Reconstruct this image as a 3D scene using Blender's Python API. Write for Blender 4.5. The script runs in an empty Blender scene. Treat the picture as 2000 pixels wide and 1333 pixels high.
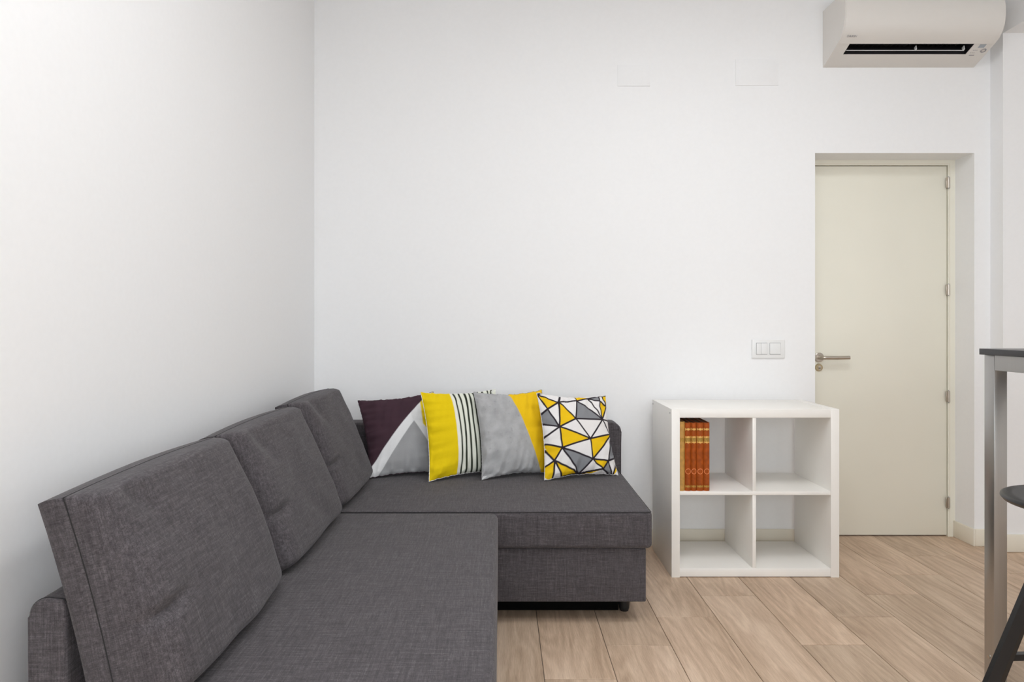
import bpy, bmesh, math, random
from mathutils import Vector, Matrix, noise as mnoise

# ------------------------------------------------------------------ camera, world, lights, exposure
# metres; X right, Y into the picture (back wall at Y = 3.56), Z up, floor at 0
scene = bpy.context.scene
COL = scene.collection
cam_d = bpy.data.cameras.new('camera')
cam = bpy.data.objects.new('camera', cam_d)
COL.objects.link(cam)
cam.location = (0, 0, 1.16)
cam.rotation_euler = (math.radians(90), 0, 0)
cam_d.sensor_width = 36
cam_d.lens = 1340 / 2000 * 36
cam_d.shift_x = 22 / 2000
cam_d.shift_y = -36.5 / 2000
cam_d.clip_start = 0.02
scene.camera = cam

world = bpy.data.worlds.new('world')
scene.world = world
world.use_nodes = True
bg = world.node_tree.nodes['Background']
bg.inputs['Color'].default_value = (0.80, 0.90, 1.0, 1)
bg.inputs['Strength'].default_value = 1.0

vs = scene.view_settings
vs.view_transform = 'Standard'
vs.look = 'None'
vs.exposure = -0.92
scene.cycles.diffuse_bounces = 6
scene.cycles.max_bounces = 8
vs.gamma = 1.0
vs.use_curve_mapping = False
scene.display_settings.display_device = 'sRGB'

def area_light(name, loc, rot, sx, sy, power, color):
    l = bpy.data.lights.new(name, 'AREA')
    l.shape = 'RECTANGLE'
    l.size, l.size_y = sx, sy
    l.energy = power
    l.color = color
    o = bpy.data.objects.new(name, l)
    COL.objects.link(o)
    o.location = loc
    o.rotation_euler = rot
    return o
# daylight through the window in the wall behind the camera (faces +Y)
area_light('window_daylight', (1.0, -2.30, 1.60), (math.radians(90), 0, 0), 3.4, 1.5, 135, (0.90, 0.955, 1.0))
LAMP_STRENGTH = 33.0

# ------------------------------------------------------------------ helpers
def lin(c):
    return c / 12.92 if c <= 0.04045 else ((c + 0.055) / 1.055) ** 2.4
def rgb(r, g, b):
    return (lin(r / 255), lin(g / 255), lin(b / 255), 1)

def new_mat(name):
    m = bpy.data.materials.new(name)
    m.use_nodes = True
    nt = m.node_tree
    return m, nt, nt.nodes['Principled BSDF']

def noise_node(nt, vec, scale, detail=2.0, rough=0.5):
    n = nt.nodes.new('ShaderNodeTexNoise')
    n.inputs['Scale'].default_value = scale
    n.inputs['Detail'].default_value = detail
    n.inputs['Roughness'].default_value = rough
    if vec is not None:
        nt.links.new(vec, n.inputs['Vector'])
    return n

def mapping(nt, vec, scale, loc=(0, 0, 0)):
    n = nt.nodes.new('ShaderNodeMapping')
    n.inputs['Scale'].default_value = scale
    n.inputs['Location'].default_value = loc
    nt.links.new(vec, n.inputs['Vector'])
    return n.outputs['Vector']

def ramp(nt, fac, stops):
    n = nt.nodes.new('ShaderNodeValToRGB')
    cr = n.color_ramp
    while len(cr.elements) > 1:
        cr.elements.remove(cr.elements[-1])
    cr.elements[0].position = stops[0][0]
    cr.elements[0].color = stops[0][1]
    for p, c in stops[1:]:
        e = cr.elements.new(p)
        e.color = c
    nt.links.new(fac, n.inputs['Fac'])
    return n.outputs['Color']

def mix(nt, fac, a, b, mode='MIX'):
    n = nt.nodes.new('ShaderNodeMix')
    n.data_type = 'RGBA'
    n.blend_type = mode
    for val, idx in ((fac, 0), (a, 6), (b, 7)):
        if isinstance(val, (int, float)):
            n.inputs[idx].default_value = val
        elif isinstance(val, tuple):
            n.inputs[idx].default_value = val
        else:
            nt.links.new(val, n.inputs[idx])
    return n.outputs[2]

def math_node(nt, op, a, b=None):
    n = nt.nodes.new('ShaderNodeMath')
    n.operation = op
    for val, idx in ((a, 0), (b, 1)):
        if val is None:
            continue
        if isinstance(val, (int, float)):
            n.inputs[idx].default_value = val
        else:
            nt.links.new(val, n.inputs[idx])
    return n.outputs[0]

def bump(nt, bsdf, height, strength, dist):
    n = nt.nodes.new('ShaderNodeBump')
    n.inputs['Strength'].default_value = strength
    n.inputs['Distance'].default_value = dist
    nt.links.new(height, n.inputs['Height'])
    nt.links.new(n.outputs['Normal'], bsdf.inputs['Normal'])

def plain(name, color, rough=0.5, metal=0.0, mottle=0.03, scale=30.0, bump_s=0.0, bump_d=0.001, spec=0.5):
    m, nt, b = new_mat(name)
    tc = nt.nodes.new('ShaderNodeTexCoord')
    n = noise_node(nt, tc.outputs['Object'], scale, 1)
    lo = tuple(c * (1 - mottle) for c in color[:3]) + (1,)
    hi = tuple(min(1, c * (1 + mottle)) for c in color[:3]) + (1,)
    nt.links.new(ramp(nt, n.outputs['Fac'], [(0.3, lo), (0.7, hi)]), b.inputs['Base Color'])
    b.inputs['Roughness'].default_value = rough
    b.inputs['Metallic'].default_value = metal
    b.inputs['Specular IOR Level'].default_value = spec
    if bump_s:
        bump(nt, b, n.outputs['Fac'], bump_s, bump_d)
    return m

M = {}
M['wall'] = plain('wall_paint', (0.885, 0.885, 0.887, 1), 0.65, mottle=0.006, scale=60, spec=0.25)
M['ceiling'] = plain('ceiling_paint', (0.88, 0.88, 0.88, 1), 0.8, mottle=0.005)
M['cream'] = plain('cream_lacquer', (0.83, 0.805, 0.70, 1), 0.42, mottle=0.01, scale=4)
M['skirting'] = plain('cream_skirting', (0.80, 0.75, 0.64, 1), 0.45, mottle=0.012, scale=8)
M['shelf'] = plain('white_foil', (0.91, 0.885, 0.84, 1), 0.38, mottle=0.008, scale=12)
M['plastic'] = plain('white_plastic', (0.82, 0.82, 0.81, 1), 0.28, mottle=0.004)
M['ac'] = plain('appliance_white', (0.745, 0.715, 0.675, 1), 0.38, mottle=0.004)
M['ac_dark'] = plain('air_duct_black', (0.012, 0.011, 0.013, 1), 0.6)
M['ac_grey'] = plain('display_grey', (0.36, 0.39, 0.43, 1), 0.3)
M['print_grey'] = plain('print_grey', (0.32, 0.31, 0.32, 1), 0.5)
M['steel'] = plain('satin_steel', (0.55, 0.50, 0.44, 1), 0.30, 1.0, mottle=0.04)
M['brass'] = plain('worn_brass', (0.48, 0.40, 0.26, 1), 0.25, 1.0)
M['black_top'] = plain('black_laminate', (0.018, 0.017, 0.018, 1), 0.33)
M['black_metal'] = plain('black_paint', (0.010, 0.010, 0.011, 1), 0.38)
M['black_plastic'] = plain('black_plastic', (0.012, 0.012, 0.012, 1), 0.45)
M['dust_cover'] = plain('black_dust_cover', (0.004, 0.004, 0.004, 1), 0.95, spec=0.05)  # near-black colour standing in for the shade beneath the chaise
M['gap'] = plain('joint_grout', (0.12, 0.095, 0.075, 1), 0.9)
M['seam'] = plain('seam_thread', (0.020, 0.019, 0.020, 1), 0.9)
M['white_trim'] = plain('white_cotton', (0.74, 0.73, 0.72, 1), 0.9, mottle=0.06, scale=300)
M['yellow_trim'] = plain('yellow_cotton', (0.74, 0.52, 0.01, 1), 0.9, mottle=0.06, scale=300)
M['plum_trim'] = plain('plum_cotton', (0.045, 0.022, 0.03, 1), 0.9)
M['grey_trim'] = plain('grey_cotton', (0.33, 0.33, 0.335, 1), 0.9)
M['rust'] = plain('rust_leather', (0.35, 0.072, 0.008, 1), 0.5, mottle=0.22, scale=45, bump_s=0.15, bump_d=0.0006, spec=0.25)
M['tan'] = plain('tan_leather', (0.50, 0.27, 0.062, 1), 0.45, mottle=0.16, scale=45)
M['gilt'] = plain('gilt_tooling', (0.80, 0.47, 0.13, 1), 0.35, 0.35, mottle=0.25, scale=400)
M['gilt_dull'] = plain('gilt_label', (0.44, 0.25, 0.045, 1), 0.45, 0.2, mottle=0.45, scale=500)
M['ring_red'] = plain('red_tooling', (0.78, 0.26, 0.09, 1), 0.45)
M['paper'] = plain('old_paper', (0.22, 0.15, 0.09, 1), 0.9, mottle=0.1, scale=200)
M['glass'] = plain('window_glass', (0.9, 0.93, 0.95, 1), 0.02)
M['glass'].node_tree.nodes['Principled BSDF'].inputs['Transmission Weight'].default_value = 1.0

def brushed_steel():
    m, nt, b = new_mat('brushed_steel')
    tc = nt.nodes.new('ShaderNodeTexCoord')
    v = mapping(nt, tc.outputs['Object'], (900, 900, 4))
    n = noise_node(nt, v, 1.0, 3)
    nt.links.new(ramp(nt, n.outputs['Fac'], [(0.2, (0.44, 0.43, 0.415, 1)), (0.8, (0.48, 0.47, 0.455, 1))]), b.inputs['Base Color'])
    b.inputs['Metallic'].default_value = 1.0
    nt.links.new(ramp(nt, n.outputs['Fac'], [(0.2, (0.33,) * 3 + (1,)), (0.8, (0.37,) * 3 + (1,))]), b.inputs['Roughness'])
    return m
M['leg_steel'] = brushed_steel()

def fabric():
    m, nt, b = new_mat('charcoal_woven_fabric')
    tc = nt.nodes.new('ShaderNodeTexCoord')
    src = tc.outputs['Object']
    fine = [noise_node(nt, mapping(nt, src, s), 1.0, 2.0, 0.6).outputs['Fac'] for s in ((26, 560, 560), (560, 26, 560), (560, 560, 26))]
    wide = [noise_node(nt, mapping(nt, src, s), 1.0, 2.0, 0.6).outputs['Fac'] for s in ((9, 150, 150), (150, 9, 150), (150, 150, 9))]
    f = math_node(nt, 'ADD', math_node(nt, 'ADD', fine[0], fine[1]), fine[2])
    w = math_node(nt, 'ADD', math_node(nt, 'ADD', wide[0], wide[1]), wide[2])
    t = math_node(nt, 'MULTIPLY', math_node(nt, 'ADD', math_node(nt, 'MULTIPLY', f, 0.6), math_node(nt, 'MULTIPLY', w, 0.4)), 1 / 3)
    c = ramp(nt, t, [(0.36, (0.033, 0.029, 0.032, 1)), (0.5, (0.075, 0.0665, 0.071, 1)), (0.64, (0.158, 0.144, 0.151, 1))])
    nt.links.new(c, b.inputs['Base Color'])
    b.inputs['Roughness'].default_value = 0.92
    b.inputs['Specular IOR Level'].default_value = 0.15
    b.inputs['Sheen Weight'].default_value = 0.10
    b.inputs['Sheen Roughness'].default_value = 0.5
    big = noise_node(nt, src, 5.0, 2)
    bump(nt, b, big.outputs['Fac'], 0.35, 0.012)
    return m
M['fabric'] = fabric()

def wood():
    m, nt, b = new_mat('oak_look_plank')
    tc = nt.nodes.new('ShaderNodeTexCoord')
    oi = nt.nodes.new('ShaderNodeObjectInfo')
    off = nt.nodes.new('ShaderNodeCombineXYZ')
    for i, k in enumerate((7.3, 31.7, 3.1)):
        nt.links.new(math_node(nt, 'MULTIPLY', oi.outputs['Random'], k), off.inputs[i])
    add = nt.nodes.new('ShaderNodeVectorMath')
    add.operation = 'ADD'
    nt.links.new(tc.outputs['Object'], add.inputs[0])
    nt.links.new(off.outputs[0], add.inputs[1])
    src = add.outputs[0]
    # cathedral figure: rings from a warped, stretched distance field
    warp = noise_node(nt, mapping(nt, src, (7.0, 0.9, 7.0)), 1.0, 2.0, 0.45)
    rings = math_node(nt, 'SINE', math_node(nt, 'MULTIPLY', warp.outputs['Fac'], 80.0))
    rings01 = math_node(nt, 'ADD', math_node(nt, 'MULTIPLY', rings, 0.5), 0.5)
    streak = noise_node(nt, mapping(nt, src, (48, 2.0, 48)), 1.0, 4.0, 0.6)
    pores = noise_node(nt, mapping(nt, src, (420, 22, 420)), 1.0, 2.0, 0.6)
    cloud = noise_node(nt, mapping(nt, src, (7, 1.5, 7)), 1.0, 2.0, 0.5)
    t = math_node(nt, 'ADD', math_node(nt, 'MULTIPLY', rings01, 0.075),
                  math_node(nt, 'ADD', math_node(nt, 'MULTIPLY', streak.outputs['Fac'], 0.30),
                            math_node(nt, 'ADD', math_node(nt, 'MULTIPLY', pores.outputs['Fac'], 0.27), math_node(nt, 'MULTIPLY', cloud.outputs['Fac'], 0.34))))
    c = ramp(nt, t, [(0.33, (0.38, 0.266, 0.180, 1)), (0.50, (0.57, 0.42, 0.302, 1)), (0.67, (0.76, 0.595, 0.45, 1))])
    tone = ramp(nt, oi.outputs['Random'], [(0.0, (0.87, 0.87, 0.855, 1)), (0.5, (0.98, 0.97, 0.96, 1)), (1.0, (1.06, 1.045, 1.03, 1))])
    nt.links.new(mix(nt, 1.0, c, tone, 'MULTIPLY'), b.inputs['Base Color'])
    b.inputs['Roughness'].default_value = 0.48
    b.inputs['Specular IOR Level'].default_value = 0.4
    bump(nt, b, streak.outputs['Fac'], 0.10, 0.001)
    return m
M['wood'] = wood()

def print_mat(name, concrete=False, attr='print'):
    m, nt, b = new_mat(name)
    a = nt.nodes.new('ShaderNodeAttribute')
    a.attribute_name = attr
    tc = nt.nodes.new('ShaderNodeTexCoord')
    n = noise_node(nt, tc.outputs['Object'], 700, 2)
    c = mix(nt, 1.0, a.outputs['Color'], ramp(nt, n.outputs['Fac'], [(0.3, (0.93,) * 3 + (1,)), (0.7, (1.06,) * 3 + (1,))]), 'MULTIPLY')
    nt.links.new(c, b.inputs['Base Color'])
    b.inputs['Roughness'].default_value = 0.85
    b.inputs['Specular IOR Level'].default_value = 0.2
    bump(nt, b, n.outputs['Fac'], 0.1, 0.0008)
    return m
M['print'] = print_mat('printed_cotton')

def smooth_by_angle(me, deg=35):
    n = len(me.polygons)
    me.polygons.foreach_set('use_smooth', [True] * n)
    bm = bmesh.new()
    bm.from_mesh(me)
    lim = math.radians(deg)
    for e in bm.edges:
        if len(e.link_faces) == 2:
            e.smooth = e.calc_face_angle(0) < lim
    bm.to_mesh(me)
    bm.free()

def link(name, bm, mat, parent=None, smooth=None, loc=None):
    me = bpy.data.meshes.new(name)
    bmesh.ops.recalc_face_normals(bm, faces=bm.faces)
    bm.to_mesh(me)
    bm.free()
    if mat is not None:
        me.materials.append(M[mat])
    if smooth:
        smooth_by_angle(me, smooth)
    o = bpy.data.objects.new(name, me)
    COL.objects.link(o)
    if loc:
        o.location = loc
    if parent is not None:
        o.parent = parent
    return o

def thing(name, label, cat, loc=(0, 0, 0), rz=0.0, group=None):
    o = bpy.data.objects.new(name, None)
    COL.objects.link(o)
    o.empty_display_size = 0.05
    o.location = loc
    o.rotation_euler = (0, 0, rz)
    o['label'] = label
    o['category'] = cat
    if group:
        o['group'] = group
    return o

def struct(o, label=None):
    o['kind'] = 'structure'
    if label:
        o['label'] = label
        o['category'] = label.split()[-1] if False else o.name.split('_')[0]
    return o

def add_box(bm, x0, x1, y0, y1, z0, z1, bev=0.0, seg=2):
    r = bmesh.ops.create_cube(bm, size=1.0)
    vs_ = r['verts']
    for v in vs_:
        v.co = Vector(((x0 + x1) / 2 + v.co.x * (x1 - x0), (y0 + y1) / 2 + v.co.y * (y1 - y0), (z0 + z1) / 2 + v.co.z * (z1 - z0)))
    if bev > 0:
        es = list({e for v in vs_ for e in v.link_edges})
        bmesh.ops.bevel(bm, geom=es, offset=bev, segments=seg, profile=0.5, affect='EDGES')

def box(name, x0, x1, y0, y1, z0, z1, mat, parent=None, bev=0.0, seg=2):
    bm = bmesh.new()
    add_box(bm, x0, x1, y0, y1, z0, z1, bev, seg)
    return link(name, bm, mat, parent, smooth=40 if bev else None)

def add_cyl(bm, p0, p1, r0, r1=None, seg=24, caps=True):
    r1 = r0 if r1 is None else r1
    p0, p1 = Vector(p0), Vector(p1)
    d = p1 - p0
    res = bmesh.ops.create_cone(bm, cap_ends=caps, cap_tris=False, segments=seg, radius1=r0, radius2=r1, depth=d.length)
    q = Vector((0, 0, 1)).rotation_difference(d.normalized())
    mtx = Matrix.Translation((p0 + p1) / 2) @ q.to_matrix().to_4x4()
    bmesh.ops.transform(bm, matrix=mtx, verts=res['verts'])

def cyl(name, p0, p1, r0, mat, parent=None, r1=None, seg=24):
    bm = bmesh.new()
    add_cyl(bm, p0, p1, r0, r1, seg)
    return link(name, bm, mat, parent, smooth=40)

def add_tube(bm, pts, r, seg=8, closed=False):
    n = len(pts)
    pts = [Vector(p) for p in pts]
    rings = []
    up = None
    for i, p in enumerate(pts):
        a = pts[(i - 1) % n] if (closed or i > 0) else p
        b = pts[(i + 1) % n] if (closed or i < n - 1) else p
        t = (b - a).normalized()
        if up is None:
            up = Vector((0, 0, 1)) if abs(t.z) < 0.9 else Vector((1, 0, 0))
        s = t.cross(up)
        if s.length < 1e-6:
            s = t.orthogonal()
        s.normalize()
        up = s.cross(t).normalized()
        rr = r(i / max(1, n - 1)) if callable(r) else r
        rings.append([bm.verts.new(p + (s * math.cos(2 * math.pi * k / seg) + up * math.sin(2 * math.pi * k / seg)) * rr) for k in range(seg)])
    m = n if closed else n - 1
    for i in range(m):
        A, B = rings[i], rings[(i + 1) % n]
        for k in range(seg):
            bm.faces.new((A[k], A[(k + 1) % seg], B[(k + 1) % seg], B[k]))
    if not closed:
        bm.faces.new(rings[0])
        bm.faces.new(rings[-1])

def tube(name, pts, r, mat, parent=None, seg=8, closed=False):
    bm = bmesh.new()
    add_tube(bm, pts, r, seg, closed)
    return link(name, bm, mat, parent, smooth=60)

def add_extrude_x(bm, prof, x0, x1):
    a = [bm.verts.new((x0, y, z)) for y, z in prof]
    b = [bm.verts.new((x1, y, z)) for y, z in prof]
    n = len(prof)
    for i in range(n):
        bm.faces.new((a[i], a[(i + 1) % n], b[(i + 1) % n], b[i]))
    bm.faces.new(a)
    bm.faces.new(b)

def add_bar(bm, p0, p1, w, t, side):
    """flat bar from p0 to p1, width w along 'side', thickness t across"""
    p0, p1 = Vector(p0), Vector(p1)
    d = (p1 - p0).normalized()
    s = Vector(side)
    s = (s - d * s.dot(d)).normalized()
    n = d.cross(s)
    q = [[p + s * (a * w / 2) + n * (b * t / 2) for a, b in ((-1, -1), (1, -1), (1, 1), (-1, 1))] for p in (p0, p1)]
    V = [[bm.verts.new(c) for c in r] for r in q]
    for i in range(4):
        bm.faces.new((V[0][i], V[0][(i + 1) % 4], V[1][(i + 1) % 4], V[1][i]))
    bm.faces.new(V[0])
    bm.faces.new(V[1])

# ------------------------------------------------------------------ the room
XL, YB, YR, XR, ZC = -0.967, 3.56, -2.40, 4.00, 2.95
DX0, DX1, DZ = 1.631, 2.4575, 2.039          # door opening
PX, PY, SZ = 2.54, 3.47, 2.624               # pier and soffit
floor = struct(box('floor', XL - 0.2, XR + 0.2, YR - 0.2, 3.95, -0.12, -0.0035, 'gap'))
# planks: columns of 0.235 m, 1.2 m long, joints staggered as in the photograph
PW, PLEN, JG = 0.235, 1.2, 0.0022
known = {0: 2.23, 1: 2.461, 2: 2.70, 3: 2.909, 4: 2.467, 5: 2.70, 6: 2.924, 7: 3.15, 8: 3.406}
plank_mesh = {}
def plank(x0, x1, y0, y1):
    key = (round(x1 - x0, 3), round(y1 - y0, 3))
    if key not in plank_mesh:
        bm = bmesh.new()
        hw, hl = (x1 - x0) / 2 - JG / 2, (y1 - y0) / 2 - JG / 2
        c = 0.0012
        lo = [bm.verts.new((sx * hw, sy * hl, -0.006)) for sx, sy in ((-1, -1), (1, -1), (1, 1), (-1, 1))]
        mi = [bm.verts.new((sx * hw, sy * hl, -c * 0.6)) for sx, sy in ((-1, -1), (1, -1), (1, 1), (-1, 1))]
        hi = [bm.verts.new((sx * (hw - c), sy * (hl - c), 0)) for sx, sy in ((-1, -1), (1, -1), (1, 1), (-1, 1))]
        for a, b in ((lo, mi), (mi, hi)):
            for i in range(4):
                bm.faces.new((a[i], a[(i + 1) % 4], b[(i + 1) % 4], b[i]))
        bm.faces.new(hi)
        bmesh.ops.recalc_face_normals(bm, faces=bm.faces)
        me = bpy.data.meshes.new('plank')
        bm.to_mesh(me)
        bm.free()
        me.materials.append(M['wood'])
        plank_mesh[key] = me
    o = bpy.data.objects.new('plank', plank_mesh[key])
    COL.objects.link(o)
    o.location = ((x0 + x1) / 2, (y0 + y1) / 2, 0)
    o.parent = floor
rnd = random.Random(4)
for k in range(-5, 17):
    cx0, cx1 = max(0.142 + PW * k, XL), min(0.142 + PW * (k + 1), XR)
    if cx1 - cx0 < 0.01:
        continue
    j = known.get(k, 2.23 + 0.237 * (k % 5) + rnd.uniform(-0.02, 0.02))
    y_end = 3.76 if (cx1 > DX0 and cx0 < DX1) else YB + 0.01
    y = j - PLEN * 6
    while y < y_end:
        a, b = max(y, YR), min(y + PLEN, y_end)
        if b - a > 0.01:
            plank(cx0, cx1, a, b)
        y += PLEN

struct(box('ceiling', XL - 0.2, XR + 0.2, YR - 0.2, 3.95, ZC, ZC + 0.15, 'ceiling'))
struct(box('wall_left', XL - 0.2, XL, YR - 0.2, 3.95, 0, ZC, 'wall'))
struct(box('wall_right', XR, XR + 0.2, YR - 0.2, 3.95, 0, ZC, 'wall'))
bm = bmesh.new()
add_box(bm, XL, DX0, YB, 3.80, 0, ZC)
add_box(bm, DX1, XR, YB, 3.80, 0, ZC)
add_box(bm, DX0, DX1, YB, 3.80, DZ, ZC)
struct(link('wall_back', bm, 'wall'))
struct(box('wall_pier', PX, XR, PY, YB, 0, SZ, 'wall'))
struct(box('ceiling_soffit', PX, XR, YR, YB, SZ, ZC, 'wall'))
# wall behind the camera, with its window
WX0, WX1, WZ0, WZ1 = -0.75, 2.75, 0.80, 2.40
bm = bmesh.new()
add_box(bm, XL, WX0, YR - 0.2, YR, 0, ZC)
add_box(bm, WX1, XR, YR - 0.2, YR, 0, ZC)
add_box(bm, WX0, WX1, YR - 0.2, YR, 0, WZ0)
add_box(bm, WX0, WX1, YR - 0.2, YR, WZ1, ZC)
struct(link('wall_rear', bm, 'wall'))
win = bpy.data.objects.new('window_1', None)
COL.objects.link(win)
win.location = ((WX0 + WX1) / 2, YR - 0.1, WZ0)
struct(win)
bm = bmesh.new()
hw = (WX1 - WX0) / 2
for a, b_, c, d in ((-hw, -hw + 0.06, 0, WZ1 - WZ0), (hw - 0.06, hw, 0, WZ1 - WZ0), (-0.03, 0.03, 0.06, WZ1 - WZ0 - 0.06)):
    add_box(bm, a, b_, -0.03, 0.03, c, d)
for c, d in ((0, 0.06), (WZ1 - WZ0 - 0.06, WZ1 - WZ0)):
    add_box(bm, -hw + 0.06, hw - 0.06, -0.03, 0.03, c, d)
link('window_frame', bm, 'plastic', win)
for s in (-1, 1):
    box('pane', min(s * 0.03, s * (hw - 0.06)), max(s * 0.03, s * (hw - 0.06)), -0.004, 0.004, 0.06, WZ1 - WZ0 - 0.06, 'glass', win)

# skirting boards, 12 mm thick with a soft top edge
def skirting(name, x0, x1, y0, y1):
    bm = bmesh.new()
    add_box(bm, x0, x1, y0, y1, 0.0, 0.0885, 0.003, 2)
    return struct(link(name, bm, 'skirting', None, smooth=40))
SK = 0.012
skirting('baseboard_back', XL, DX0 , YB - SK, YB)
skirting('baseboard_recess', DX1 - SK, DX1, YB - SK, 3.709)
skirting('baseboard_corner', DX1, PX, YB - SK, YB)
skirting('baseboard_pier', PX, XR, PY - SK, PY)
skirting('baseboard_left', XL, XL + SK, YR, YB - SK)

# ------------------------------------------------------------------ door in its recess
door = bpy.data.objects.new('door_1', None)
COL.objects.link(door)
door.location = ((DX0 + DX1) / 2, 3.72, 0)
struct(door)
dx = (DX0 + DX1) / 2
def rel(x):
    return x - dx
bm = bmesh.new()
LX0, LX1, LZ = 1.668, 2.4165, 2.0065
FY0, FY1 = -0.010, 0.05
add_box(bm, rel(DX0), rel(LX0) - 0.003, FY0, FY1, 0, DZ)
add_box(bm, rel(LX1) + 0.0035, rel(DX1), FY0, FY1, 0, DZ)
add_box(bm, rel(LX0) - 0.003, rel(LX1) + 0.0035, FY0, FY1, LZ + 0.004, DZ)
link('door_frame', bm, 'cream', door)
bm = bmesh.new()
add_box(bm, rel(LX1) + 0.010, rel(LX1) + 0.013, FY0 - 0.0015, FY0 + 0.001, 0, LZ + 0.013)
add_box(bm, rel(LX0), rel(LX1) + 0.010, FY0 - 0.0015, FY0 + 0.001, LZ + 0.010, LZ + 0.013)
link('frame_bead', bm, 'skirting', door)
box('door_leaf', rel(LX0), rel(LX1), -0.002, 0.04, 0.007, LZ, 'cream', door, 0.0015, 2)
for yz in (357.5, 566.5, 774.5, 982):
    z = 1.16 + (630 - yz) / 361.0
    bm = bmesh.new()
    hx = rel(LX1) + 0.0015
    add_cyl(bm, (hx, -0.016, z - 0.029), (hx, -0.016, z + 0.029), 0.0065, seg=14)
    add_box(bm, hx - 0.011, hx + 0.011, -0.0135, -0.009, z - 0.028, z + 0.028, 0.001, 1)
    h = link('hinge', bm, 'steel', door, smooth=40)
    cyl('hinge_pin', (hx, -0.016, z - 0.033), (hx, -0.016, z + 0.033), 0.003, 'print_grey', h, seg=10)
hz = 1.16 + (630 - 698.5) / 361
hx = rel(1.7225)
bm = bmesh.new()
add_cyl(bm, (hx, -0.002, hz), (hx, -0.010, hz), 0.026, seg=32)
add_cyl(bm, (hx, -0.010, hz), (hx, -0.0115, hz), 0.026, 0.0235, seg=32)
hr = link('handle_rosette', bm, 'steel', door, smooth=30)
pts = [(hx, -0.010, hz), (hx, -0.040, hz)]
for i in range(1, 7):
    a = i / 6 * math.pi / 2
    pts.append((hx + 0.014 * (1 - math.cos(a)), -0.040 - 0.014 * math.sin(a), hz))
pts += [(hx + 0.08, -0.054, hz - 0.0005), (hx + 0.142, -0.054, hz + 0.001)]
tube('lever', pts, 0.0098, 'steel', hr, seg=16)
kz = 1.16 + (630 - 718.5) / 361
bm = bmesh.new()
add_cyl(bm, (hx + 0.001, -0.002, kz), (hx + 0.001, -0.009, kz), 0.0215, 0.019, seg=28)
kr = link('lock_rosette', bm, 'brass', door, smooth=30)
bm = bmesh.new()
add_cyl(bm, (hx + 0.001, -0.009, kz + 0.003), (hx + 0.001, -0.013, kz + 0.003), 0.0075, seg=18)
add_box(bm, hx - 0.0035, hx + 0.0055, -0.013, -0.009, kz - 0.014, kz)
kc = link('lock_cylinder', bm, 'steel', kr, smooth=30)

# ------------------------------------------------------------------ corner sofa
sofa = thing('corner_sofa', 'charcoal grey fabric corner sofa with chaise against the two white walls', 'sofa', (-0.13, 2.4, 0))
SO = Vector((-0.13, 2.4, 0))
def sbox(name, x0, x1, y0, y1, z0, z1, mat, bev, seg=4, parent=None, puff=0.0, cuts=0, vbev=None):
    bm = bmesh.new()
    add_box(bm, x0 - SO.x, x1 - SO.x, y0 - SO.y, y1 - SO.y, z0, z1)
    if vbev:
        es = [e for e in bm.edges if abs(e.verts[0].co.z - e.verts[1].co.z) > 1e-4]
        bmesh.ops.bevel(bm, geom=es, offset=vbev, segments=5, profile=0.5, affect='EDGES')
        es = [e for e in bm.edges if e.calc_face_angle(0) > 0.8]
        bmesh.ops.bevel(bm, geom=es, offset=bev, segments=seg, profile=0.5, affect='EDGES')
    else:
        bmesh.ops.bevel(bm, geom=list(bm.edges), offset=bev, segments=seg, profile=0.5, affect='EDGES')
    return link(name, bm, mat, parent or sofa, smooth=50)
BX0, BX1 = -0.872, -0.802        # backrest along the left wall
sy0, sy1 = 1.265, 3.535
# backrest with the rounded upper outer edge seen at its near end
bm = bmesh.new()
prof = [(BX1, 0.085), (BX1, 0.635), (BX1 - 0.008, 0.647)]
R = 0.035
prof += [(BX0 + R - R * math.sin(a), 0.650 - R + R * math.cos(a)) for a in [i * math.pi / 16 for i in range(9)]]
prof += [(BX0, 0.085)]
b0, b1 = sy0, sy1
va = [bm.verts.new((x - SO.x, b0 - SO.y, z)) for x, z in prof]
vb = [bm.verts.new((x - SO.x, b1 - SO.y, z)) for x, z in prof]
n = len(prof)
for i in range(n):
    bm.faces.new((va[i], va[(i + 1) % n], vb[(i + 1) % n], vb[i]))
fa = bm.faces.new(va)
bm.faces.new(vb)
bmesh.ops.bevel(bm, geom=list(fa.edges), offset=0.006, segments=3, profile=0.5, affect='EDGES')
back = link('backrest', bm, 'fabric', sofa, smooth=40)
tube('seam', [(x - SO.x, b0 - SO.y + 0.0065, z) for x, z in ((BX1 - 0.002, 0.640),) + tuple(prof[2:-1])], 0.0012, 'seam', back, seg=6)
# arm along the back wall behind the chaise, right end rounded
AX1, AY0, AZ = 0.603, 3.425, 0.658
bm = bmesh.new()
R = 0.045
pr = [(BX1 + 0.001, 0.085), (AX1, 0.085), (AX1, AZ - R)]
pr += [(AX1 - R + R * math.cos(a), AZ - R + R * math.sin(a)) for a in [i * math.pi / 16 for i in range(1, 8)]]
pr += [(AX1 - R, AZ), (BX1 + 0.001, AZ)]
va = [bm.verts.new((x - SO.x, AY0 - SO.y, z)) for x, z in pr]
vb = [bm.verts.new((x - SO.x, sy1 - SO.y, z)) for x, z in pr]
n = len(pr)
for i in range(n):
    bm.faces.new((va[i], va[(i + 1) % n], vb[(i + 1) % n], vb[i]))
fa = bm.faces.new(va)
bm.faces.new(vb)
bmesh.ops.bevel(bm, geom=list(fa.edges), offset=0.012, segments=3, profile=0.5, affect='EDGES')
link('armrest', bm, 'fabric', sofa, smooth=40)
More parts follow.
